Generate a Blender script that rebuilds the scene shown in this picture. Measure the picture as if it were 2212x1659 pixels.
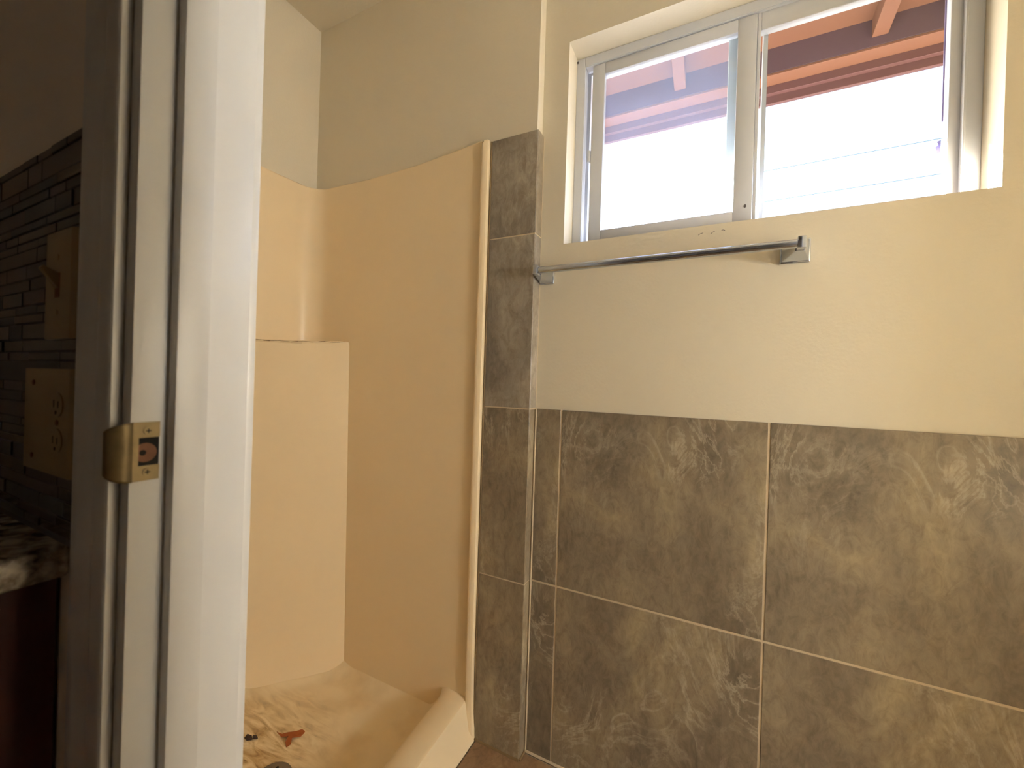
import bpy, bmesh, math, random
from mathutils import Vector, Matrix
random.seed(7)
S = bpy.context.scene
COL = S.collection
for o in list(bpy.data.objects):
    bpy.data.objects.remove(o)

# ------------------------------------------------------------------ camera
H = 1.0892                      # eye height; the camera stands at x = 0, y = 0 just outside the doorway
yaw, pitch, roll = 0.4614, -0.0020, 0.0314
fw = Vector((-math.sin(yaw) * math.cos(pitch), math.cos(yaw) * math.cos(pitch), math.sin(pitch)))
r0 = Vector((math.cos(yaw), math.sin(yaw), 0))
u0 = r0.cross(fw)
rt = math.cos(roll) * r0 + math.sin(roll) * u0
up = -math.sin(roll) * r0 + math.cos(roll) * u0
cam = bpy.data.cameras.new('camera')
cam.sensor_fit = 'HORIZONTAL'
cam.sensor_width = 36.0
cam.lens = 876.26 / 2212 * 36.0
cam.clip_start = 0.01
cam.clip_end = 200
cam.dof.use_dof = True
cam.dof.focus_distance = 1.15
cam.dof.aperture_fstop = 4.6
camo = bpy.data.objects.new('camera', cam)
COL.objects.link(camo)
camo.matrix_world = Matrix(((rt.x, up.x, -fw.x, 0), (rt.y, up.y, -fw.y, 0), (rt.z, up.z, -fw.z, H), (0, 0, 0, 1)))
S.camera = camo

# ------------------------------------------------------------------ sky, sun, exposure
SUN_DIR = Vector((1.3, -1.0, -0.94)).normalized()       # the way the sunlight travels
w = bpy.data.worlds.new('world')
S.world = w
w.use_nodes = True
nt = w.node_tree
nt.nodes.clear()
out = nt.nodes.new('ShaderNodeOutputWorld')
bg = nt.nodes.new('ShaderNodeBackground')
sky = nt.nodes.new('ShaderNodeTexSky')
sky.sky_type = 'NISHITA'
sky.sun_disc = False
sky.sun_elevation = math.asin(-SUN_DIR.z)
sky.sun_rotation = math.atan2(-SUN_DIR.x, -SUN_DIR.y)
sky.dust_density = 2.0
bg.inputs['Strength'].default_value = 0.065
nt.links.new(sky.outputs[0], bg.inputs[0])
nt.links.new(bg.outputs[0], out.inputs[0])
sl = bpy.data.lights.new('sun', 'SUN')
sl.energy = 17.0
sl.color = (1.0, 1.0, 1.0)
sl.angle = 0.009
so = bpy.data.objects.new('sun', sl)
COL.objects.link(so)
so.rotation_euler = SUN_DIR.to_track_quat('-Z', 'Y').to_euler()
so.location = (-3, 6, 6)
S.view_settings.view_transform = 'Standard'
S.view_settings.look = 'None'
S.view_settings.gamma = 1
S.view_settings.use_curve_mapping = False
S.view_settings.exposure = 3.9
S.cycles.max_bounces = 16
S.cycles.diffuse_bounces = 10
S.cycles.transparent_max_bounces = 16

# ------------------------------------------------------------------ materials
def new_mat(name):
    m = bpy.data.materials.new(name)
    m.use_nodes = True
    n = m.node_tree.nodes
    return m, n, m.node_tree.links, n['Principled BSDF']

def rgb(r, g, b):
    f = lambda c: ((c / 255 + 0.055) / 1.055) ** 2.4 if c > 10 else c / 255 / 12.92
    return (f(r), f(g), f(b), 1)

def plain(name, col, rough=0.5, metal=0.0, bump=0.0, scale=60.0, var=0.0, vscale=6.0, coat=0.0, spec=0.5):
    m, n, l, b = new_mat(name)
    b.inputs['Base Color'].default_value = col
    b.inputs['Roughness'].default_value = rough
    b.inputs['Metallic'].default_value = metal
    b.inputs['Specular IOR Level'].default_value = spec
    if coat:
        b.inputs['Coat Weight'].default_value = coat
        b.inputs['Coat Roughness'].default_value = 0.08
    tc = n.new('ShaderNodeTexCoord')
    if var:
        nz = n.new('ShaderNodeTexNoise')
        nz.inputs['Scale'].default_value = vscale
        nz.inputs['Detail'].default_value = 5
        mx = n.new('ShaderNodeMix')
        mx.data_type = 'RGBA'
        mx.inputs[6].default_value = tuple(c * (1 - var) for c in col[:3]) + (1,)
        mx.inputs[7].default_value = tuple(min(1, c * (1 + var)) for c in col[:3]) + (1,)
        l.new(tc.outputs['Object'], nz.inputs['Vector'])
        l.new(nz.outputs['Fac'], mx.inputs[0])
        l.new(mx.outputs[2], b.inputs['Base Color'])
    if bump:
        nb = n.new('ShaderNodeTexNoise')
        nb.inputs['Scale'].default_value = scale
        nb.inputs['Detail'].default_value = 3
        bp = n.new('ShaderNodeBump')
        bp.inputs['Strength'].default_value = bump
        bp.inputs['Distance'].default_value = 0.002
        l.new(tc.outputs['Object'], nb.inputs['Vector'])
        l.new(nb.outputs['Fac'], bp.inputs['Height'])
        l.new(bp.outputs[0], b.inputs['Normal'])
    return m

def stone(name, seed, cols, rough=0.38):
    """Printed travertine porcelain: cloudy ground, pale ropey veins, dark pits."""
    m, n, l, b = new_mat(name)
    tc = n.new('ShaderNodeTexCoord')
    mp = n.new('ShaderNodeMapping')
    mp.inputs['Location'].default_value = seed
    mp.inputs['Rotation'].default_value = (0, math.radians(-24), 0)
    mp.inputs['Scale'].default_value = (1.35, 1.0, 0.72)
    l.new(tc.outputs['Object'], mp.inputs['Vector'])
    def noise(scale, detail, dist, rough_=0.6):
        z = n.new('ShaderNodeTexNoise')
        z.inputs['Scale'].default_value = scale
        z.inputs['Detail'].default_value = detail
        z.inputs['Roughness'].default_value = rough_
        z.inputs['Distortion'].default_value = dist
        l.new(mp.outputs[0], z.inputs['Vector'])
        return z
    def ramp(src, stops):
        r = n.new('ShaderNodeValToRGB')
        e = r.color_ramp.elements
        e[0].position, e[0].color = stops[0]
        e[1].position, e[1].color = stops[-1]
        for s in stops[1:-1]:
            x = e.new(s[0]); x.color = s[1]
        l.new(src, r.inputs[0])
        return r
    def mix(fac, a, bb, mode='MIX'):
        x = n.new('ShaderNodeMix'); x.data_type = 'RGBA'; x.blend_type = mode
        if hasattr(fac, 'links'): l.new(fac, x.inputs[0])
        else: x.inputs[0].default_value = fac
        l.new(a, x.inputs[6])
        if hasattr(bb, 'links'): l.new(bb, x.inputs[7])
        else: x.inputs[7].default_value = bb
        return x.outputs[2]
    big = noise(3.2, 4, 0.6)
    base = ramp(big.outputs['Fac'], [(0.33, cols[0]), (0.46, cols[1]), (0.56, cols[2]), (0.66, cols[3])])
    # ropey veins: thin bands of a distorted noise, present only in places
    vn = noise(5.0, 6, 2.6, 0.62)
    k = (0, 0, 0, 1); wv = (1, 1, 1, 1)
    vr = ramp(vn.outputs['Fac'], [(0.44, k), (0.485, wv), (0.51, (.35, .35, .35, 1)), (0.56, k)])
    wh = noise(2.1, 2, 0.5)
    wr = ramp(wh.outputs['Fac'], [(0.50, k), (0.64, wv)])
    fac = mix(1.0, vr.outputs[0], wr.outputs[0], 'MULTIPLY')
    sc = n.new('ShaderNodeMath'); sc.operation = 'MULTIPLY'; sc.inputs[1].default_value = 0.55
    l.new(fac, sc.inputs[0])
    c = mix(sc.outputs[0], base.outputs[0], cols[4])
    fine = noise(34, 6, 1.2, 0.7)
    fr = ramp(fine.outputs['Fac'], [(0.34, (.74, .72, .70, 1)), (0.50, (.96, .96, .95, 1)), (0.64, (1.12, 1.12, 1.12, 1))])
    c = mix(0.8, c, fr.outputs[0], 'MULTIPLY')
    pits = noise(16, 5, 2.0, 0.65)
    pr = ramp(pits.outputs['Fac'], [(0.36, (.80, .77, .74, 1)), (0.50, (1, 1, 1, 1)), (0.66, (1.10, 1.09, 1.06, 1))])
    c = mix(0.75, c, pr.outputs[0], 'MULTIPLY')
    l.new(c, b.inputs['Base Color'])
    b.inputs['Roughness'].default_value = rough
    bp = n.new('ShaderNodeBump'); bp.inputs['Strength'].default_value = 0.08; bp.inputs['Distance'].default_value = 0.001
    l.new(fine.outputs['Fac'], bp.inputs['Height']); l.new(bp.outputs[0], b.inputs['Normal'])
    return m

STC = [rgb(112, 101, 86), rgb(134, 121, 102), rgb(148, 134, 112), rgb(166, 151, 122), rgb(196, 185, 164)]
M = {}
M['wall'] = plain('wall_paint', rgb(216, 207, 187), 0.55, bump=0.25, scale=130)
M['ceiling'] = plain('ceiling_paint', rgb(210, 201, 180), 0.7, bump=0.25, scale=110)
M['trim'] = plain('trim_paint', rgb(213, 211, 207), 0.33, bump=0.05, scale=40, var=0.015, vscale=20)
M['hallwall'] = plain('hall_paint', rgb(236, 224, 210), 0.6, bump=0.2, scale=120)
M['acrylic'] = plain('almond_fibreglass', rgb(232, 212, 177), 0.34, bump=0.05, scale=9, var=0.02, vscale=3)
M['stone_a'] = stone('travertine_print_a', (3.1, 0.0, 7.3), STC)
M['stone_b'] = stone('travertine_print_b', (8.4, 2.0, 1.9), STC)
M['stone_c'] = stone('travertine_print_c', (5.7, 4.0, 4.4), [rgb(122, 114, 104), rgb(142, 133, 121), rgb(154, 145, 132), rgb(168, 158, 144), rgb(182, 174, 160)])
M['floorstone'] = stone('travertine_floor', (1.2, 6.0, 3.3), [rgb(104, 82, 62), rgb(126, 100, 74), rgb(140, 112, 84), rgb(150, 122, 92), rgb(168, 142, 112)])
M['grout'] = plain('grout', rgb(200, 182, 154), 0.85, bump=0.3, scale=300)
M['caulk'] = plain('caulk', rgb(126, 104, 72), 0.5)
M['vinyl'] = plain('white_vinyl', rgb(200, 203, 210), 0.35)
M['chrome'] = plain('chrome', (0.56, 0.61, 0.70, 1), 0.15, 1.0)
M['brass'] = plain('worn_brass', rgb(134, 116, 80), 0.5, 0.55, var=0.4, vscale=70)
M['bore'] = plain('wood_and_slot_shade', rgb(120, 82, 58), 0.8, var=0.3, vscale=80)
M['dark'] = plain('dark_hole', (0.01, 0.008, 0.006, 1), 0.9)
M['drain'] = plain('drain_metal', rgb(128, 120, 110), 0.45, 0.8)
M['ivory'] = plain('ivory_plastic', rgb(152, 130, 90), 0.4)
M['granite'] = None
M['cabinet'] = plain('cabinet_wood', rgb(74, 22, 16), 0.4, var=0.3, vscale=8)
M['stucco'] = plain('stucco', rgb(120, 100, 80), 0.9, bump=0.5, scale=60)
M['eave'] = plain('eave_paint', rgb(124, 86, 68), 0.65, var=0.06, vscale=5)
M['eaveshade'] = plain('shaded_fascia_tone', rgb(98, 68, 72), 0.65, var=0.06, vscale=5)  # eave paint darkened for the shade on the house-facing fascia boards
M['beamshade'] = plain('shaded_beam_face', rgb(94, 74, 88), 0.65, var=0.06, vscale=5)  # shade on the beam's house-facing side put into its colour
M['ground'] = plain('dark_soil', rgb(38, 32, 27), 0.95, var=0.15, vscale=1.5)
M['navy'] = plain('dark_blue_metal', rgb(36, 44, 68), 0.4)
M['clip_shade'] = plain('violet_grey_clip_shade', rgb(86, 74, 120), 0.5)
M['pale'] = plain('shaded_stile_green', rgb(190, 200, 188), 0.5)
M['wire'] = plain('wire', rgb(90, 100, 100), 0.6)
M['mgrout'] = plain('mosaic_grout', rgb(96, 90, 92), 0.8)
MOS = [plain('mosaic_' + n_, c_, 0.16 if i_ % 2 else 0.35, var=0.12, vscale=25) for i_, (n_, c_) in enumerate([
    ('plum', rgb(56, 43, 47)), ('black', rgb(20, 20, 27)), ('slate', rgb(50, 52, 59)), ('umber', rgb(64, 52, 49)), ('mauve', rgb(74, 58, 60)), ('grey', rgb(60, 62, 64)), ('ink', rgb(28, 30, 40))])]

def granite():
    m, n, l, b = new_mat('granite')
    tc = n.new('ShaderNodeTexCoord')
    a = n.new('ShaderNodeTexNoise'); a.inputs['Scale'].default_value = 48; a.inputs['Detail'].default_value = 6; a.inputs['Distortion'].default_value = 0.3
    l.new(tc.outputs['Object'], a.inputs['Vector'])
    r = n.new('ShaderNodeValToRGB'); e = r.color_ramp.elements
    e[0].position, e[0].color = 0.36, rgb(70, 62, 58)
    e[1].position, e[1].color = 0.62, rgb(214, 204, 188)
    x = e.new(0.47); x.color = rgb(150, 138, 124)
    l.new(a.outputs['Fac'], r.inputs[0]); l.new(r.outputs[0], b.inputs['Base Color'])
    b.inputs['Roughness'].default_value = 0.25
    return m
M['granite'] = granite()

def glass(name, haze, tint):
    m, n, l, b = new_mat(name)
    n.remove(b)
    o = n['Material Output']
    tr = n.new('ShaderNodeBsdfTransparent'); tr.inputs[0].default_value = (0.97, 0.985, 0.98, 1)
    gl = n.new('ShaderNodeBsdfGlossy'); gl.inputs['Roughness'].default_value = 0.02
    lw = n.new('ShaderNodeLayerWeight'); lw.inputs[0].default_value = 0.5
    pw = n.new('ShaderNodeMath'); pw.operation = 'POWER'; pw.inputs[1].default_value = 4.0; l.new(lw.outputs['Facing'], pw.inputs[0])
    fr = n.new('ShaderNodeMath'); fr.operation = 'MULTIPLY_ADD'; fr.inputs[1].default_value = 0.9; fr.inputs[2].default_value = 0.035; l.new(pw.outputs[0], fr.inputs[0])
    mx = n.new('ShaderNodeMixShader')
    l.new(fr.outputs[0], mx.inputs[0]); l.new(tr.outputs[0], mx.inputs[1]); l.new(gl.outputs[0], mx.inputs[2])
    last = mx
    if haze:
        ts = n.new('ShaderNodeBsdfTranslucent'); ts.inputs[0].default_value = tint
        nz = n.new('ShaderNodeTexNoise'); nz.inputs['Scale'].default_value = 14; nz.inputs['Detail'].default_value = 6
        tc = n.new('ShaderNodeTexCoord'); l.new(tc.outputs['Object'], nz.inputs['Vector'])
        mr = n.new('ShaderNodeMapRange'); mr.inputs[1].default_value = 0.3; mr.inputs[2].default_value = 0.7
        mr.inputs[3].default_value = haze * 0.85; mr.inputs[4].default_value = haze * 1.15
        l.new(nz.outputs['Fac'], mr.inputs[0])
        m2 = n.new('ShaderNodeMixShader'); l.new(mr.outputs[0], m2.inputs[0])
        l.new(mx.outputs[0], m2.inputs[1]); l.new(ts.outputs[0], m2.inputs[2])
        last = m2
    l.new(last.outputs[0], o.inputs[0])
    return m
M['glass'] = glass('clear_glass', 0.0, None)
M['dusty'] = glass('dusty_glass', 0.10, (0.50, 0.64, 1.0, 1))

def pan_mat():
    """Almond pan with dried paint streaks and grime around the drain (centre -1.03, 0.70)."""
    m, n, l, b = new_mat('stained_pan')
    tc = n.new('ShaderNodeTexCoord')
    mp = n.new('ShaderNodeMapping'); mp.inputs['Location'].default_value = (1.16, -0.71, 0)
    l.new(tc.outputs['Object'], mp.inputs[0])
    ln = n.new('ShaderNodeVectorMath'); ln.operation = 'LENGTH'; l.new(mp.outputs[0], ln.inputs[0])
    near = n.new('ShaderNodeMapRange'); near.inputs[1].default_value = 0.26; near.inputs[2].default_value = 0.06
    l.new(ln.outputs['Value'], near.inputs[0])
    mp2 = n.new('ShaderNodeMapping'); mp2.inputs['Rotation'].default_value = (0, 0, 0.7); mp2.inputs['Scale'].default_value = (9, 34, 10)
    l.new(tc.outputs['Object'], mp2.inputs[0])
    a = n.new('ShaderNodeTexNoise'); a.inputs['Scale'].default_value = 1.0; a.inputs['Detail'].default_value = 6; a.inputs['Distortion'].default_value = 1.6
    l.new(mp2.outputs[0], a.inputs['Vector'])
    r = n.new('ShaderNodeValToRGB'); e = r.color_ramp.elements
    e[0].position, e[0].color = 0.29, rgb(104, 74, 46)
    e[1].position, e[1].color = 0.66, rgb(240, 222, 188)
    x = e.new(0.41); x.color = rgb(186, 154, 106)
    x = e.new(0.52); x.color = rgb(218, 194, 150)
    l.new(a.outputs['Fac'], r.inputs[0])
    c = n.new('ShaderNodeTexNoise'); c.inputs['Scale'].default_value = 7; c.inputs['Detail'].default_value = 4
    l.new(tc.outputs['Object'], c.inputs['Vector'])
    r2 = n.new('ShaderNodeValToRGB'); e = r2.color_ramp.elements
    e[0].position, e[0].color = 0.32, rgb(214, 191, 150)
    e[1].position, e[1].color = 0.55, rgb(231, 212, 176)
    l.new(c.outputs['Fac'], r2.inputs[0])
    mx = n.new('ShaderNodeMix'); mx.data_type = 'RGBA'
    l.new(near.outputs[0], mx.inputs[0]); l.new(r2.outputs[0], mx.inputs[6]); l.new(r.outputs[0], mx.inputs[7])
    l.new(mx.outputs[2], b.inputs['Base Color'])
    b.inputs['Roughness'].default_value = 0.45
    bp = n.new('ShaderNodeBump'); bp.inputs['Strength'].default_value = 0.15; bp.inputs['Distance'].default_value = 0.002
    l.new(a.outputs['Fac'], bp.inputs['Height']); l.new(bp.outputs[0], b.inputs['Normal'])
    return m
M['pan'] = pan_mat()

# ------------------------------------------------------------------ mesh helpers
def obj(name, bm, mat, parent=None, smooth=False, loc=None):
    me = bm if isinstance(bm, bpy.types.Mesh) else bpy.data.meshes.new(name)
    if not isinstance(bm, bpy.types.Mesh):
        bmesh.ops.recalc_face_normals(bm, faces=bm.faces)
        bm.to_mesh(me); bm.free()
        if smooth:
            for p in me.polygons: p.use_smooth = True
            me.set_sharp_from_angle(angle=math.radians(32))
        me.materials.append(mat)
    o = bpy.data.objects.new(name, me)
    COL.objects.link(o)
    if parent: o.parent = parent
    if loc: o.location = loc
    return o

def struct(o): o['kind'] = 'structure'; return o
def thing(name, label, cat, loc=(0, 0, 0), group=None):
    o = bpy.data.objects.new(name, None); COL.objects.link(o)
    o.location = loc; o.empty_display_size = 0.05
    o['label'] = label; o['category'] = cat
    if group: o['group'] = group
    return o
def tag(o, label, cat, group=None):
    o['label'] = label; o['category'] = cat
    if group: o['group'] = group
    return o

def add_box(bm, x0, x1, y0, y1, z0, z1):
    v = [bm.verts.new((x, y, z)) for x in (x0, x1) for y in (y0, y1) for z in (z0, z1)]
    for f in ((0, 1, 3, 2), (4, 6, 7, 5), (0, 4, 5, 1), (2, 3, 7, 6), (0, 2, 6, 4), (1, 5, 7, 3)):
        bm.faces.new([v[i] for i in f])
def boxes(*bs, bevel=0.0, seg=1):
    bm = bmesh.new()
    for b in bs: add_box(bm, *b)
    if bevel:
        bmesh.ops.bevel(bm, geom=bm.edges[:], offset=bevel, segments=seg, affect='EDGES', profile=0.5)
    return bm
def prism(pts, a, b, axis='z', bevel=0.0):
    """Polygon pts (2-D) pushed from a to b along an axis: z -> (x, y), x -> (y, z), y -> (x, z)."""
    mk = {'z': lambda p, t: (p[0], p[1], t), 'x': lambda p, t: (t, p[0], p[1]), 'y': lambda p, t: (p[0], t, p[1])}[axis]
    bm = bmesh.new()
    A = [bm.verts.new(mk(p, a)) for p in pts]; B = [bm.verts.new(mk(p, b)) for p in pts]
    bm.faces.new(A); bm.faces.new(B[::-1])
    for i in range(len(pts)):
        j = (i + 1) % len(pts); bm.faces.new((A[i], B[i], B[j], A[j]))
    if bevel:
        bmesh.ops.bevel(bm, geom=bm.edges[:], offset=bevel, segments=2, affect='EDGES', profile=0.5)
    return bm
def tube(bm, p, q, r, n=16, cap=True):
    p, q = Vector(p), Vector(q); d = (q - p).normalized()
    a = d.orthogonal().normalized(); b = d.cross(a)
    rings = []
    for c in (p, q):
        rings.append([bm.verts.new(c + a * (r * math.cos(t)) + b * (r * math.sin(t))) for t in [2 * math.pi * i / n for i in range(n)]])
    for i in range(n):
        j = (i + 1) % n; bm.faces.new((rings[0][i], rings[0][j], rings[1][j], rings[1][i]))
    if cap:
        bm.faces.new(rings[0][::-1]); bm.faces.new(rings[1])
def strip(profile, mk):
    """Loft: profile is a list of lists of points, lofted in order (open)."""
    bm = bmesh.new()
    R = [[bm.verts.new(mk(p)) for p in row] for row in profile]
    for a, b in zip(R, R[1:]):
        for i in range(len(a) - 1):
            bm.faces.new((a[i], a[i + 1], b[i + 1], b[i]))
    return bm

# ------------------------------------------------------------------ key dimensions (metres)
T = 0.508                      # tile module
YT, YP = 1.1092, 1.1172        # window wall: tile face, plaster face
YS, YSP = 1.0707, 1.0790       # shower return: tile face, plaster face
XC, XS = -0.4722, -0.6269      # tile column: right and left edge
XL = -1.4219                   # wall left of the shower
XJ = -0.3894                   # first upright joint of the wainscot
XR = 1.90                      # right wall
XN = 0.76                      # left edge of the added wall step that blocks the fill light
ZC = 2.4448
WX0, WX1, WZ0, WZ1 = -0.4026, 0.4866, 1.4983, 2.0844
YW = 1.26                      # outside face of the window wall
Y0, Y1 = 0.1886, 0.2985        # door wall: hall face, bathroom face
JX = -0.507                    # jamb face
JXR, ZH = 0.265, 2.06          # other jamb, head
HX0, HY0 = -1.9, -1.3          # hall

# ------------------------------------------------------------------ shell
floor = struct(obj('floor', boxes((HX0 - .1, XR + .1, HY0 - .1, YW, -0.12, -0.006)), M['grout']))
k = 0
fm = boxes((-.2515, .2515, -.2515, .2515, -0.006, 0.0), bevel=0.0012)
fmesh = None
for i in range(-1, 7):
    for j in range(0, 2):
        cx, cy = -0.619 + .254 + i * T, YT - .006 - .254 - j * T
        x0, x1 = max(cx - .2515, -1.40), min(cx + .2515, XR - .004)
        y0 = max(cy - .2515, Y1 + .004); y1 = min(cy + .2515, .888 if cx > XN else 9)
        if x1 - x0 < .03: continue
        if i == -1: continue      # under the shower pan
        obj('tile', boxes((x0 - cx, x1 - cx, y0 - cy, y1 - cy, -0.007, 0.0), bevel=0.0012), M['floorstone'], floor, loc=(cx, cy, 0))
fm.free()
ceil = struct(obj('ceiling', boxes((HX0 - .1, XR + .1, HY0 - .1, YW, ZC, ZC + .1)), M['ceiling']))
# window wall, one solid with an opening; the shower part stands 4 cm proud of it
wallw = struct(obj('wall_window', boxes(
    (XC - .0079, WX0, YP, YW, 0, ZC), (WX1, XR + .1, YP, YW, 0, ZC), (WX0, WX1, YP, YW, 0, WZ0), (WX0, WX1, YP, YW, WZ1, ZC),
    (XN, XR + .1, .890, YP, 0, ZC)), M['wall']))       # added step, out of view, keeps the fill light off the wall
walls = struct(obj('wall_shower', boxes((XL - .1, XC - .0078, YSP, YW, 0, ZC)), M['wall']))
walll = struct(obj('wall_left', boxes((XL - .1, XL, Y1, YSP, 0, ZC)), M['wall']))
wallr = struct(obj('wall_right', boxes((XR, XR + .1, HY0, YP, 0, ZC)), M['wall']))
walld = struct(obj('wall_door', boxes((HX0, JX - .02, Y0, Y1, 0, ZC), (JXR + .02, XR, Y0, Y1, 0, ZC), (JX - .02, JXR + .02, Y0, Y1, ZH + .02, ZC)), M['wall']))
wallh = struct(obj('wall_hall', boxes((HX0 - .1, HX0, HY0, Y1, 0, ZC)), M['hallwall']))
wallb = struct(obj('wall_back', boxes((HX0 - .1, XR + .1, HY0 - .1, HY0, 0, ZC)), M['hallwall']))
# thin coat of hall paint on the hall side of the door wall
hallface = obj('hall_plaster', boxes((HX0, JX - .021, Y0 - .001, Y0 + .002, 0, ZC), (JXR + .021, XR, Y0 - .001, Y0 + .002, 0, ZC)), M['hallwall'], walld)
# exterior stucco
obj('stucco', boxes((-3.5, WX0, YW, YW + .02, -.2, 2.6), (WX1, 3.5, YW, YW + .02, -.2, 2.6), (WX0, WX1, YW, YW + .02, -.2, WZ0 - .01), (WX0, WX1, YW, YW + .02, WZ1 + .01, 2.6)), M['stucco'], wallw)
obj('bounce_damping_sill', boxes((WX0 + .001, WX1 - .001, YP + .004, 1.20, WZ0 - .004, WZ0 + .0015)), plain('bounce_damping_sill', rgb(84, 70, 58), 0.85), wallw)  # unseen sill, added dark to cut sun bounced onto the window head
# small marks on the wall under the window
def mark(parent, pts, y, r):
    bm = bmesh.new()
    for a, b in zip(pts, pts[1:]):
        tube(bm, (a[0], y, a[1]), (b[0], y, b[1]), r, 6)
    return obj('scuff_mark', bm, M['mgrout'], parent)
for pts in ([(-0.046, 1.4755), (-0.041, 1.4785), (-0.035, 1.480)], [(-0.018, 1.475), (-0.013, 1.479), (-0.009, 1.4805)], [(0.006, 1.481), (0.010, 1.4815), (0.014, 1.479)]):
    mark(wallw, pts, YP, 0.0007)

# ------------------------------------------------------------------ wall tiles
G = 0.0025
obj('grout', boxes((XC + .0005, XN, YT + .0012, YP + .001, 0, 2 * T - .001)), M['grout'], wallw)
def wtile(parent, x0, x1, z0, z1, yf, yb, mat, cx, cz):
    return obj('tile', boxes((x0 - cx, x1 - cx, yf - yf, yb - yf, z0 - cz, z1 - cz), bevel=0.0009), M[mat], parent, loc=(cx, yf, cz))
for row, mat in ((0, 'stone_b'), (1, 'stone_a')):
    for c in range(-1, 6):
        x0, x1 = XJ + c * T, XJ + (c + 1) * T
        cx = (x0 + x1) / 2; cz = (row + .5) * T
        a, b = max(x0 + G, XC + .006), min(x1 - G, XN - .003)
        if b - a < .02: continue
        wtile(wallw, a, b, row * T + G, (row + 1) * T - (G if row == 0 else 0), YT, YP, mat, cx, cz)
# shower column: front tiles and return tiles
obj('grout', boxes((XS, XC - .002, YS + .0012, YSP, 0, 1.822), (XC - .008, XC - .001, YS + .002, YP, 0, 1.822)), M['grout'], walls)
zs = [0, T, 2 * T, 3 * T, 1.8231]
for i in range(4):
    a, b = zs[i] + G * .7, zs[i + 1] - (G * .7 if i < 3 else 0)
    cz = (i + .5) * T
    wtile(walls, XS + .003, XC - .0015, a, b, YS, YSP, ['stone_b', 'stone_a', 'stone_c', 'stone_c'][i], -0.30, cz + [0, .1, .02, .25][i])
    yb = (YT if i < 2 else YP) - .004
    obj('tile', boxes((-.007, 0, YS + .0015 - 1.09, yb - 1.09, a - cz, b - cz), bevel=0.0008), M[['stone_b', 'stone_a', 'stone_c', 'stone_a'][i]], walls, loc=(XC, 1.09, cz))
# caulk beads: inner corner, floor line, left edge of the column
bm = bmesh.new(); tube(bm, (XC + .003, YT - .0005, 0.0), (XC + .003, YT - .0005, 2 * T), .0028, 8)
tube(bm, (XC, YT - .002, .001), (XN, YT - .002, .001), .004, 8)
obj('caulk_bead', bm, M['grout'], wallw, True)
bm = bmesh.new(); tube(bm, (XS, YS, 0.0), (XS, YS, 1.822), .0028, 8)
tube(bm, (XS, YS - .002, .001), (XC, YS - .002, .001), .004, 8); tube(bm, (XC + .001, YS, .001), (XC + .001, YT, .001), .004, 8)
obj('caulk_bead', bm, M['caulk'], walls, True)

# ------------------------------------------------------------------ window
win = bpy.data.objects.new('window_1', None); COL.objects.link(win); win.location = (0, 0, 0); struct(win)
FY0, FY1 = 1.19, 1.255
FI = (-0.376, 0.4570, 1.512, 2.055)         # inner edge of the outer frame's lip
def ring(bm, X0, X1, Z0, Z1, x0, x1, z0, z1, ya, yb):
    add_box(bm, X0, x0, ya, yb, Z0, Z1); add_box(bm, x1, X1, ya, yb, Z0, Z1)
    add_box(bm, x0, x1, ya, yb, Z0, z0); add_box(bm, x0, x1, ya, yb, z1, Z1)
obj('sill_track', boxes((FI[0], FI[1], FY0, FY1, WZ0 - .005, FI[2]), bevel=.001), plain('track_bounce_dark', rgb(58, 50, 44), 0.7), win)  # unseen bottom rail, darkened to cut sun bounced up to the head
bm = bmesh.new()
add_box(bm, WX0, FI[0], FY0, FY1, WZ0 - .005, WZ1); add_box(bm, FI[1], WX1, FY0, FY1, WZ0 - .005, WZ1); add_box(bm, FI[0], FI[1], FY0, FY1, FI[3], WZ1)
bmesh.ops.bevel(bm, geom=bm.edges[:], offset=.0015, segments=2, affect='EDGES')
obj('frame', bm, M['vinyl'], win, True)
# inner track behind the lip on the sliding side
bm = bmesh.new(); ring(bm, FI[0] - .001, 0.10, FI[2] - .004, FI[3] + .001, -0.366, 0.09, 1.52, 2.047, 1.222, 1.254)
obj('track', bm, M['vinyl'], win)
# sliding sash (left), slid a little open
SX = (-0.3535, 0.0735, 1.515, 2.053); SG = (-0.3165, 0.0305, 1.554, 2.0195)
sash = obj('sash', boxes((SX[0], SG[0], 1.194, 1.214, SX[2], SX[3]), (SG[1], SX[1], 1.194, 1.214, SX[2], SX[3]),
    (SG[0], SG[1], 1.194, 1.214, SX[2], SG[2]), (SG[0], SG[1], 1.194, 1.214, SG[3], SX[3]), bevel=.0015, seg=2), M['vinyl'], win, True)
obj('pane', boxes((SG[0] - .004, SG[1] + .004, 1.2005, 1.2045, SG[2] - .004, SG[3] + .004)), M['dusty'], sash)
obj('latch', boxes((-.364, -.3545, 1.192, 1.204, 1.765, 1.80), bevel=.002, seg=2), M['vinyl'], sash, True)
obj('screw', prism([(.0585 + .002 * math.cos(t), 1.563 + .0045 * math.sin(t)) for t in [i * math.pi / 4 for i in range(8)]], 1.1925, 1.1950, 'y'), M['mgrout'], sash)
bm = bmesh.new(); tube(bm, (0, 0, 0), (0, .004, 0), .003, 10)
obj('screw', bm, M['mgrout'], win, loc=(-0.4000, 1.1875, 2.0745))
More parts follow.
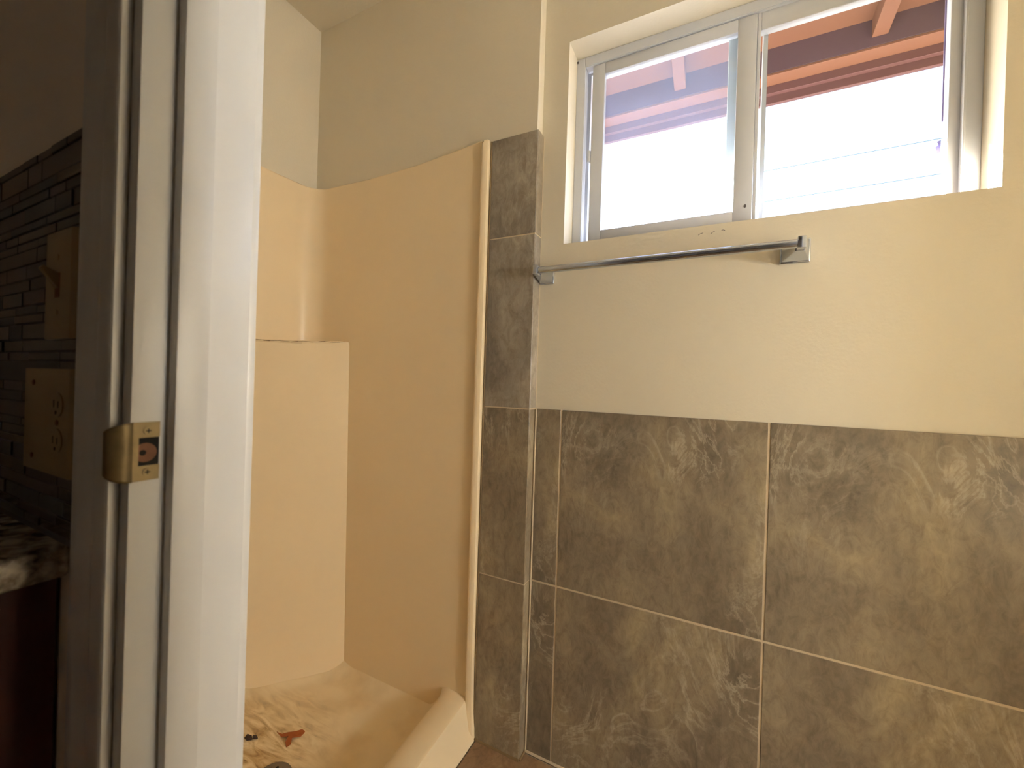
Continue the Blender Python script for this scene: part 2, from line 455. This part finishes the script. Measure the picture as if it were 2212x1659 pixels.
# fixed light (right): meeting stile, thin frame, pane
LG = (0.0825, 0.4375, 1.512, 2.010)
bm = bmesh.new(); ring(bm, SX[1] + .001, FI[1] + .004, FI[2] - .006, FI[3] + .004, *LG, 1.20, 1.222)
bmesh.ops.bevel(bm, geom=bm.edges[:], offset=.0012, segments=1, affect='EDGES')
lite = obj('fixed_light_frame', bm, M['vinyl'], win, True)
obj('bead', boxes((.4555, .4605, 1.186, 1.20, 1.505, 2.06), bevel=.0015, seg=2), M['vinyl'], lite, True)
obj('pane', boxes((LG[0] - .004, LG[1] + .004, 1.2055, 1.2095, LG[2] - .004, LG[3] + .004)), M['glass'], lite)
obj('shaded_meeting_stile', boxes((.010, .080, 1.2245, 1.232, 1.705, 2.05), bevel=.003, seg=2), M['pale'], win, True)  # only the stile's shaded upper part, its shade tone in the colour
obj('shaded_frame_edge', boxes((.4365, .452, 1.2235, 1.230, 1.70, 2.05), bevel=.002), M['clip_shade'], win)  # upper frame edge in eave shade, the shade put into its colour
obj('screen_clip', prism([(.4345, 1.6300), (.4285, 1.6305), (.4265, 1.6435), (.4310, 1.6485), (.4285, 1.6560), (.4355, 1.6585)], 1.2225, 1.2255, 'y'), M['clip_shade'], win)

# ------------------------------------------------------------------ shower stall
st = thing('shower_stall', 'almond fibreglass shower stall with ledge, stained pan and low curb beside tiled column', 'shower', (-1.03, 0.70, 0))
def sp(name, bm, mat, smooth=True, parent=None):
    o = obj(name, bm, mat, parent or st, smooth)
    if parent is None: o.location = (1.03, -0.70, 0)
    return o
YB, XB, RC = 1.068, -1.4100, 0.075       # panel faces, corner radius
path = [(XB, Y1 + .012), (XB, .55), (XB, .70), (XB, .857), (XB, .92), (XB, YB - RC)]
ztop = [1.806, 1.806, 1.807, 1.808, 1.810, 1.813]
for i in range(1, 9):
    t = math.pi - i * (math.pi / 2) / 8
    path.append((XB + RC + RC * math.cos(t), YB - RC + RC * math.sin(t))); ztop.append(1.813 - .001 * i / 8)
for x, z in ((-1.268, 1.811), (-1.127, 1.8072), (-1.02, 1.8085), (-.9164, 1.8115), (-.80, 1.8205), (-.73, 1.827), (-.672, 1.8322), (-.658, 1.8325)):
    path.append((x, YB)); ztop.append(z)
back = []
for (x, y), z in zip(path, ztop):
    back.append([(x, y, .02), (x, y, .6), (x, y, 1.2), (x, y, z - .004)])
bm = strip(back, lambda p: p)
# top lip: returns to the plaster so the panel has thickness
R = []
for (x, y), z in zip(path, ztop):
    nx = max(XL + .001, x - .012) if x <= XB + RC and y < YB - .001 else x
    ny = y if y <= YB - RC else YSP - .001
    if x < XB + RC and y > YB - RC: nx, ny = XL + .001 + (x - XB) * .9, YSP - .001 - (YB - y) * .9
    R.append(((x, y, z - .004), (x * .8 + nx * .2, y * .8 + ny * .2, z - .0008), (nx, ny, z)))
v = [[bm.verts.new(p) for p in row] for row in R]
for a, b in zip(v, v[1:]):
    for i in range(2): bm.faces.new((a[i], a[i + 1], b[i + 1], b[i]))
bmesh.ops.remove_doubles(bm, verts=bm.verts, dist=1e-5)
panel = sp('wall_panel', bm, M['acrylic'])
# caulk line along the top, thin and a little wavy
bm = bmesh.new()
for i in range(len(R) - 1):
    a, b = Vector(R[i][2]), Vector(R[i + 1][2])
    off = Vector((.0028, -.0028, .0006)); tube(bm, a + off, b + off, .0009 + .0005 * ((i * 7) % 3), 6, False)
sp('caulk_line', bm, M['caulk'], True, panel)
# diagonal lower corner with a ledge on top
A0, B0 = (-1.2010, YB + .004), (-1.4130, .829)      # at the ledge
A1, B1 = (-1.1780, YB + .004), (-1.4130, .800)      # at the pan (slight draft)
bm = bmesh.new()
rows = []
for z, t in ((.005, 1.0), (.3, .78), (.8, .38), (1.205, .03)):
    a = (A0[0] + (A1[0] - A0[0]) * t, A0[1]); b = (B0[0], B0[1] + (B1[1] - B0[1]) * t)
    rows.append([(a[0] + (b[0] - a[0]) * s, a[1] + (b[1] - a[1]) * s, z) for s in (0, .03, .1, .5, 1)])
for dz, din in ((.010, .001), (.016, .004), (.0185, .010), (.0185, .03)):
    a = (A0[0] - din * .7, A0[1] + din * .2); b = (B0[0], B0[1] + din)
    rows.append([(a[0] + (b[0] - a[0]) * s, a[1] + (b[1] - a[1]) * s, 1.205 + dz - (.012 * s if s > .1 else 0)) for s in (0, .03, .1, .5, 1)])
c = (XB - .004, YB + .004)
rows.append([(c[0] + (p[0] - c[0]) * .05, c[1] + (p[1] - c[1]) * .05, p[2]) for p in rows[-1]])
V = [[bm.verts.new(p) for p in row] for row in rows]
for a, b in zip(V, V[1:]):
    for i in range(4): bm.faces.new((a[i], a[i + 1], b[i + 1], b[i]))
ledge = sp('corner_ledge', bm, M['acrylic'])
bm = bmesh.new(); prev = None
for s in range(1, 15):
    f = s / 15
    p = Vector((A0[0] + (B0[0] - A0[0]) * f + .002, A0[1] + (B0[1] - A0[1]) * f - .0015, 1.2215 - .011 * min(1, f * 1.6) + .0015 * math.sin(s * 1.9)))
    if prev is not None: tube(bm, prev, p, .0006 + .0007 * (s % 4 == 1), 6, False)
    prev = p
sp('crack_line', bm, M['caulk'], True, ledge)
# bead at the front edge of the wall panel
prof = [(-.6585, YB), (-.6570, YB - .007), (-.6500, YB - .0125), (-.6420, YB - .0125), (-.6340, YB - .008), (-.6300, YB + .001), (-.6300, YSP - .001)]
rows = []
for z, dx in ((0.0, .008), (.03, .006), (.10, .003), (.20, .0), (1.0, .0), (1.80, .0)):
    rows.append([(x + dx, y, z) for x, y in prof])
for dz, sc in ((.018, .92), (.028, .7), (.033, .35), (.0335, .0)):
    rows.append([(-.644 + (x + .644) * sc if sc else -.644, YSP - .001 - (YSP - .001 - y) * sc, 1.80 + dz) for x, y in prof])
sp('edge_bead', strip(rows, lambda p: p), M['acrylic'])
# pan: a dished floor that coves up into walls, ledge and curb
def curb_x(y): return -.7400 + (YB - y) * .055
def diag_d(x, y):                         # distance in front of the diagonal
    dx, dy = B1[0] - A1[0], B1[1] - A1[1]; L = math.hypot(dx, dy)
    return ((x - A1[0]) * dy - (y - A1[1]) * dx) / L * (1 if ((-1.0 - A1[0]) * dy - (.6 - A1[1]) * dx) > 0 else -1)
def pan_z(x, y):
    d = math.hypot(x + 1.03, y - .70)
    z = .008 + .008 * min(1, d / .35)
    for e, rad, hgt in ((YB - y, .05, .028), (x - XB, .05, .03), (diag_d(x, y), .04, .012), (curb_x(y) - x, .06, .070), (y - Y1 - .012, .05, .03)):
        z += hgt * max(0, 1 - max(e, 0) / rad) ** 2
    return z + .001 * math.sin(x * 37) * math.sin(y * 29)
NX, NY = 96, 104
bm = bmesh.new()
xs = [XB + (-.690 - XB) * i / NX for i in range(NX + 1)]; ys = [Y1 + .012 + (YB - Y1 - .012) * j / NY for j in range(NY + 1)]
V = [[bm.verts.new((x, y, min(.090, pan_z(x, y)))) for y in ys] for x in xs]
for i in range(NX):
    for j in range(NY): bm.faces.new((V[i][j], V[i + 1][j], V[i + 1][j + 1], V[i][j + 1]))
pan = sp('pan', bm, M['pan'])
# curb: lofted cross-section from the window wall to the door wall
rows = []
for y, fl in ((YB + .001, .012), (YB - .010, .006), (YB - .03, .0), (.95, 0), (.82, 0), (.6, 0), (Y1 + .012, 0)):
    s = (YB - y) * .055
    rows.append([(-.7420 + s - fl, y, .030), (-.7380 + s - fl, y, .095), (-.7335 + s - fl, y, .1105 + fl * .4), (-.7260 + s, y, .1155 + fl * .6), (-.6960 + s, y, .1170 + fl * .3),
                 (-.6600 + s * .9, y, .1165 + fl * .2), (-.6525 + s * .9, y, .1135), (-.6485 + s * .8, y, .1060), (-.6350 + s * .35, y, .030), (-.6195, y, 0.0)])
sp('curb', strip(rows, lambda p: p), M['acrylic'])
# drain with its holes
bm = bmesh.new(); tube(bm, (-1.03, .70, .002), (-1.03, .70, .0130), .048, 32)
bmesh.ops.bevel(bm, geom=[e for e in bm.edges if all(abs(v_.co.z - .0130) < 1e-5 for v_ in e.verts)], offset=.003, segments=2, affect='EDGES')
dr = sp('drain', bm, M['drain'])
for ring_r, cnt in ((.012, 5), (.027, 10)):
    for i in range(cnt):
        t = 2 * math.pi * i / cnt + ring_r * 30
        bm = bmesh.new(); tube(bm, (-1.03 + ring_r * math.cos(t), .70 + ring_r * math.sin(t), .0126), (-1.03 + ring_r * math.cos(t), .70 + ring_r * math.sin(t), .0136), .0042, 10)
        sp('hole', bm, M['dark'], False, dr)
# debris on the pan
def scrap(name, pts, z, th, mat, label, cat):
    bm = prism(pts, 0, th, 'z', bevel=th * .3)
    for v_ in bm.verts: v_.co.z += .004 * math.sin(v_.co.x * 90) + .003 * math.cos(v_.co.y * 110)
    cx = sum(p[0] for p in pts) / len(pts); cy = sum(p[1] for p in pts) / len(pts)
    for v_ in bm.verts: v_.co.x -= cx; v_.co.y -= cy
    o = obj(name, bm, mat, None, True, loc=(cx, cy, pan_z(cx, cy) + z)); return tag(o, label, cat)
LX, LY = -1.103, .808
leaf_pts = [(-.050, -.016), (-.030, -.014), (-.012, -.002), (.004, .010), (.012, .028), (.024, .030), (.030, .016), (.022, -.002), (.016, -.010), (.028, -.022), (.024, -.034), (.010, -.028), (.004, -.012), (-.020, -.020)]
scrap('leaf', [(LX + x * .95, LY + y * .95) for x, y in leaf_pts], .003, .002, plain('dry_leaf', rgb(160, 84, 34), .6, var=.25, vscale=60), 'small rust-orange dry leaf lying on the shower pan', 'leaf')
crumb_m = plain('crumb', rgb(70, 52, 44), .8)
for i, (cx, cy, r_) in enumerate(((-1.205, .742, .010), (-1.222, .722, .013), (-1.190, .752, .007))):
    bm = bmesh.new(); bmesh.ops.create_icosphere(bm, subdivisions=2, radius=r_)
    for v_ in bm.verts: v_.co = Vector((v_.co.x * (1.4 + .3 * math.sin(v_.co.y * 400)), v_.co.y * .8, max(-.3 * r_, v_.co.z * .5))) * (1 + .15 * math.sin(v_.co.x * 900 + i))
    tag(obj('dirt_clump', bm, crumb_m, None, True, loc=(cx, cy, pan_z(cx, cy) + .3 * r_)),
        ['small dark dirt clump on the shower pan, middle one of three', 'largest dark dirt clump on the shower pan, nearest the door jamb', 'smallest dark dirt clump on the shower pan, nearest the orange leaf'][i], 'dirt')

# ------------------------------------------------------------------ towel bar
tb = thing('towel_bar', 'chrome towel bar with square tapered brackets under the window', 'towel bar', (-.147, YP, 1.408))
BY, BZ = 1.0505, 1.4085
def tp(name, bm, mat, smooth=True, parent=None):
    o = obj(name, bm, mat, parent or tb, smooth)
    if parent is None: o.location = (.147, -YP, -1.408)
    return o
bm = bmesh.new(); tube(bm, (-.452, BY, BZ), (.155, BY, BZ), .0095, 24)
tp('bar', bm, M['chrome'])
for xa, xb, xm in ((-.4712, -.4265, -.4560), (.1278, .1868, .1590)):
    za, zb = BZ - .0255, BZ + .0295
    pl = tp('wall_plate', boxes((xa, xb, YP - .007, YP, za, zb), bevel=.003, seg=3), M['chrome'])
    # tapered post, flat sided, from the plate to the end block
    bm = bmesh.new()
    e = .003
    r1 = [(xa + e, YP - .0065, za + e), (xb - e, YP - .0065, za + e), (xb - e, YP - .0065, zb - e), (xa + e, YP - .0065, zb - e)]
    r2 = [(xm - .0085, BY + .012, BZ - .0125), (xm + .0085, BY + .012, BZ - .0125), (xm + .0085, BY + .012, BZ + .0125), (xm - .0085, BY + .012, BZ + .0125)]
    V1 = [bm.verts.new(p) for p in r1]; V2 = [bm.verts.new(p) for p in r2]
    for i in range(4): bm.faces.new((V1[i], V1[(i + 1) % 4], V2[(i + 1) % 4], V2[i]))
    bm.faces.new(V1); bm.faces.new(V2)
    tp('post', bm, M['chrome'], False)
    tp('end_block', boxes((xm - .0075, xm + .0075, BY - .0125, BY + .0125, BZ - .0125, BZ + .0125), bevel=.0012, seg=2), M['chrome'])

# ------------------------------------------------------------------ doorway
door = struct(bpy.data.objects.new('door_1', None)); COL.objects.link(door)
obj('jamb', boxes((JX - .0195, JX, Y0, Y1, 0, ZH), bevel=.0012, seg=2), M['trim'], door, True)
obj('jamb', boxes((JXR, JXR + .0195, Y0, Y1, 0, ZH), bevel=.0012, seg=2), M['trim'], door, True)
obj('head_jamb', boxes((JX - .0195, JXR + .0195, Y0, Y1, ZH, ZH + .0195)), M['trim'], door)
SY0, SY1, SP = .218, .2480, .0155
obj('stop', boxes((JX, JX + SP, SY0, SY1, 0, ZH), bevel=.0015, seg=2), M['trim'], door, True)
obj('stop', boxes((JXR - SP, JXR, SY0, SY1, 0, ZH), bevel=.0015, seg=2), M['trim'], door, True)
obj('stop', boxes((JX + SP, JXR - SP, SY0, SY1, ZH - SP, ZH)), M['trim'], door)
# hall-side casing: colonial profile, thin at the opening, thick outside
CX = -.5245
def casing(x_in, sgn, yw, out_dir):
    p = [(0, 0), (0, .0080), (.003, .0100), (.010, .0105), (.016, .0125), (.020, .0125), (.024, .0105), (.040, .0135), (.044, .0160), (.050, .0170), (.056, .0165), (.058, .013), (.058, 0)]
    return [(x_in + sgn * a, yw + out_dir * b) for a, b in p]
cas = struct(obj('trim_1', prism(casing(CX, -1, Y0 - .0008, -1), 0, ZH + .02), M['trim'], None, True))
obj('side_casing', prism(casing(JXR + .0175, 1, Y0 - .0008, -1), 0, ZH + .02), M['trim'], cas, True)
obj('head_casing', prism([(b, a) for a, b in casing(ZH + .0175, 1, Y0 - .0008, -1)], CX - .058, JXR + .0755, 'x'), M['trim'], cas, True)
# bathroom-side casing
cas2 = struct(obj('trim_2', boxes((-.570, JX - .004, Y1, Y1 + .011, 0, ZH + .004), bevel=.002, seg=2), M['trim'], None, True))
obj('side_casing', boxes((JXR + .004, JXR + .067, Y1, Y1 + .011, 0, ZH + .004), bevel=.002), M['trim'], cas2)
obj('head_casing', boxes((-.570, JXR + .067, Y1, Y1 + .011, ZH + .004, ZH + .067), bevel=.002), M['trim'], cas2)
# strike plate: flat leaf with latch hole, curled lip over the jamb edge
za, zb = .9805, 1.0390
def sect(y): return y
leaf = []
TH = .0014
bm = bmesh.new()
X1_ = JX + TH
hz0, hz1, hy0 = .9955, 1.0235, .1950
add_box(bm, JX - .0003, X1_, .1900, hy0, za, zb)
add_box(bm, JX - .0003, X1_, hy0, .2120, hz1, zb)
add_box(bm, JX - .0003, X1_, hy0, .2120, za, hz0)
sk = obj('strike_plate', bm, M['brass'], door); sk['label'] = 'worn brass strike plate with latch hole'
lip = []
for t, (dx, dy) in enumerate([(TH, .1900), (TH, .1840), (TH - .001, .1800), (TH - .004, .1768), (TH - .0085, .1748), (TH - .0125, .1742)]):
    g = [0, .001, .004, .008, .013, .019][t]
    lip.append([(JX + dx, dy, za + g * .45), (JX + dx, dy, za + g * .45 + .003), (JX + dx, dy, (za + zb) / 2), (JX + dx, dy, zb - g * .45 - .003), (JX + dx, dy, zb - g * .45)])
lo = obj('lip', strip(lip, lambda p: p), M['brass'], sk, True)
md = lo.modifiers.new('thick', 'SOLIDIFY'); md.thickness = .0014; md.offset = -1
obj('latch_hole', boxes((JX + .0001, JX + .0006, hy0, .2118, hz0, hz1)), M['dark'], sk)
bm = bmesh.new(); tube(bm, (JX + .0004, .2005, 1.0085), (JX + .0010, .2005, 1.0085), .0095, 20)
obj('bored_wood', bm, M['bore'], sk)
bm = bmesh.new(); tube(bm, (JX + .0009, .1985, 1.0085), (JX + .0013, .1985, 1.0085), .0028, 12)
obj('pilot_hole', bm, M['dark'], sk)
for z in (1.0302, .9890):
    bm = bmesh.new(); tube(bm, (JX + .001, .2022, z), (JX + .0024, .2022, z), .0040, 16)
    sc = obj('screw', bm, M['brass'], sk, True)
    d = .0022
    obj('cross_slot', boxes((JX + .0022, JX + .0026, .2022 - d, .2022 + d, z - .0005, z + .0005), (JX + .0022, JX + .0026, .2022 - .0005, .2022 + .0005, z - d, z + d)), M['dark'], sk)

# ------------------------------------------------------------------ hall side: mosaic, switch, outlet, counter
YM = .1815
MX0, MX1 = -1.02, -.5835
obj('mosaic_grout', boxes((MX0, MX1, YM + .0012, Y0, .896, 1.3495)), M['mgrout'], walld)
heights = [.010, .024, .012, .012, .0186, .010, .011, .010, .0175, .017, .0137, .017, .0104, .0104, .0186, .0143]
z = 1.3490; i = 0
mesh_cache = {}
while z > .905:
    h = heights[i % len(heights)] * 1.06; i += 1
    zb_, zt_ = max(z - h, .8975), z
    x = MX1 - random.uniform(0, .05)
    x1 = MX1
    while x1 > MX0 + .01:
        L = random.choice((.046, .072, .098, .122)) if x1 < MX1 else random.choice((.022, .05, .07))
        x0 = max(x1 - L, MX0)
        mat = random.choice(MOS)
        key = (round(x1 - x0, 4), round(zt_ - zb_, 4), mat.name)
        if key not in mesh_cache:
            bm = boxes((-(x1 - x0) / 2 + .0008, (x1 - x0) / 2 - .0008, -.0035, .0035, -(zt_ - zb_) / 2 + .0008, (zt_ - zb_) / 2 - .0008), bevel=.0006)
            me = bpy.data.meshes.new('mosaic_tile'); bm.to_mesh(me); bm.free(); me.materials.append(mat); mesh_cache[key] = me
        obj('mosaic_tile', mesh_cache[key], None, walld, loc=((x0 + x1) / 2, YM + .0035 - random.choice((0, .0006, .0012)), (zb_ + zt_) / 2))
        x1 = x0
    z -= h
# upper plate: toggle switch
sw = thing('light_switch', 'ivory toggle light switch plate on the dark mosaic, above the outlet', 'light switch', (-.644, YM - .001, 1.181))
def plate_bm(w_, h_, d_=.0062):
    return prism([(-w_ / 2, 0), (-w_ / 2, -.002), (-w_ / 2 + .006, -d_), (w_ / 2 - .006, -d_), (w_ / 2, -.002), (w_ / 2, 0)], -h_ / 2, h_ / 2, 'z', bevel=.0012)
obj('cover_plate', plate_bm(.080, .118), M['ivory'], sw, True)
obj('toggle', prism([(-.0055, .006), (-.005, .012), (-.018, .0185), (-.020, .0150), (-.0062, -.004), (-.0055, -.006)], -.0045, .0045, 'x', bevel=.001), M['ivory'], sw, True)
obj('toggle_slot_shadow', boxes((-.0065, .0065, -.0066, -.006, -.014, .013)), M['bore'], sw)  # brown slot also stands for the toggle's cast shadow
for z in (.030, -.030):
    bm = bmesh.new(); tube(bm, (0, -.0060, z), (0, -.0072, z), .0032, 12); obj('screw', bm, M['ivory'], sw, True)
ot = thing('wall_outlet', 'wide ivory two-gang outlet plate on the dark mosaic, below the switch', 'outlet', (-.669, YM - .001, 1.031))
obj('cover_plate', plate_bm(.140, .1165), M['ivory'], ot, True)
for z in (.0195, -.0195):
    r_ = obj('receptacle', prism([(.035 + .0165 * math.cos(t), z + .0135 * math.sin(t)) for t in [i * math.pi / 10 for i in range(20)]], -.0075, -.006, 'y'), M['ivory'], ot, True)
    obj('slot', boxes((.0285, .0300, -.0078, -.0074, z - .003, z + .005)), M['dark'], r_)
    obj('slot', boxes((.0400, .0415, -.0078, -.0074, z - .003, z + .004)), M['dark'], r_)
    bm = bmesh.new(); tube(bm, (.035, -.0074, z - .0085), (.035, -.0078, z - .0085), .0022, 10); obj('slot', bm, M['dark'], r_)
for x, z in ((.035, 0), (-.035, .042), (-.035, -.042)):
    bm = bmesh.new(); tube(bm, (x, -.0060, z), (x, -.0072, z), .003, 12); obj('screw', bm, M['bore'], ot, True)
# granite counter and its cabinet
ct = tag(obj('countertop', boxes((HX0 + .02, -.630, -.46, Y0 - .0012, .861, .8965), bevel=.006, seg=3), M['granite'], None, True), 'speckled grey and cream granite countertop below the mosaic backsplash', 'countertop')
cb = thing('base_cabinet', 'dark reddish wooden base cabinet under the granite countertop', 'cabinet', (-1.25, -.13, 0))
def cp(name, bm, mat, parent=None, smooth=False):
    o = obj(name, bm, mat, parent or cb, smooth)
    if parent is None: o.location = (1.25, .13, 0)
    return o
cp('body', boxes((HX0 + .03, -.655, -.42, Y0 - .004, .10, .860), bevel=.001), M['cabinet'])
cp('toe_kick', boxes((HX0 + .03, -.670, -.36, Y0 - .02, 0, .10)), M['cabinet'])
for i in range(2):
    x0 = -.665 - (i + 1) * .47
    d_ = cp('door', boxes((x0, x0 + .455, -.44, -.4205, .13, .84), bevel=.003), M['cabinet'])
    obj('panel', boxes((x0 + .06, x0 + .395, -.445, -.4395, .19, .78), bevel=.002), M['cabinet'], d_)
    bm = bmesh.new(); tube(bm, (x0 + .42, -.44, .78), (x0 + .42, -.462, .78), .012, 12); obj('knob', bm, M['brass'], d_, True)

# ------------------------------------------------------------------ added fill light (unseen globe at the right wall)
lp = thing('fill_light', 'added unseen fill light globe at the right bathroom wall', 'fill light', (XR, .43, 1.20))
bm = bmesh.new(); tube(bm, (0, 0, 0), (-.02, 0, 0), .055, 24); tube(bm, (-.02, 0, 0), (-.05, 0, 0), .02, 16); obj('mount', bm, M['chrome'], lp, True)
bm = bmesh.new(); bmesh.ops.create_uvsphere(bm, u_segments=32, v_segments=16, radius=.12)
em = bpy.data.materials.new('fill_light_glow'); em.use_nodes = True
n_ = em.node_tree.nodes['Principled BSDF']; n_.inputs['Base Color'].default_value = (.9, .86, .78, 1)
n_.inputs['Emission Color'].default_value = (.96, .98, 1.0, 1)
n_.inputs['Emission Strength'].default_value = 6.6
obj('globe', bm, em, lp, True, loc=(-.16, 0, 0))

# ------------------------------------------------------------------ outside: eave, ground, wires
struct(obj('ground', boxes((-40, 40, YW + .02, 60, -.3, -.18)), M['ground']))
ev = thing('roof_eave', 'peach-painted roof eave with rafters and fascia beam outside the window', 'eave', (0, 1.66, 2.17))
def ep(name, bm, mat):
    o = obj(name, bm, mat, ev); o.location = (0, -1.66, -2.17); return o
BYI, BYO, BZB = 1.625, 1.680, 2.169
pit = math.tan(math.radians(10))
ep('beam', boxes((-3.4, 3.4, BYI, BYO, BZB + .0085, 2.30), bevel=.001), M['beamshade'])
ep('beam_underside_lit', boxes((-3.4, 3.4, BYI, BYO, BZB, BZB + .008), bevel=.001), M['eave'])  # beam underside split off so its lighter ground-lit tone is in the colour
ep('fascia', boxes((-3.4, 3.4, BYO + .001, BYO + .018, 2.143, 2.31), bevel=.001), M['eaveshade'])
ep('drip_board', boxes((-3.4, 3.4, BYO + .0185, BYO + .034, 2.117, 2.32), bevel=.001), M['eaveshade'])
def roofz(y, z0): return z0 + (BYI - y) * pit
ep('roof_deck', prism([(1.282, roofz(1.282, 2.262)), (BYI, 2.262), (1.72, roofz(1.72, 2.262) + .04), (1.72, 2.35), (1.20, 2.46), (1.20, roofz(1.282, 2.262) + .02), (1.282, roofz(1.282, 2.262) + .02)], -3.4, 3.4, 'x'), M['eave'])
for i in range(-5, 6):
    xr = .4105 + i * .575
    ep('rafter', prism([(1.282, roofz(1.282, 2.206)), (BYI - .001, 2.204), (BYI - .001, 2.2615), (1.282, roofz(1.282, 2.2615))], xr, xr + .040, 'x', bevel=.0015), M['eave'])
tag(obj('junction_box', boxes((.584, .650, 1.585, 1.6245, 2.205, 2.258), bevel=.003), M['navy'], None, True), 'dark blue metal box fixed to the eave beam by the window edge', 'box')
def wire(name, a, b, label):
    bm = bmesh.new(); prev = None
    a, b = Vector(a), Vector(b)
    for i in range(17):
        t = i / 16; p = a.lerp(b, t); p.z -= .25 * (1 - (2 * t - 1) ** 2) - .0
        if prev is not None: tube(bm, prev, p, .006, 6, False)
        prev = p
    tag(obj(name, bm, M['wire'], None, True), label, 'wire')
wire('power_line', (-14, 8.2, 4.95), (16, 8.2, 5.35), 'thin overhead wire crossing the sky outside the window, upper of two')
wire('power_line', (-14, 8.2, 4.42), (16, 8.2, 4.82), 'thin overhead wire crossing the sky outside the window, lower of two')
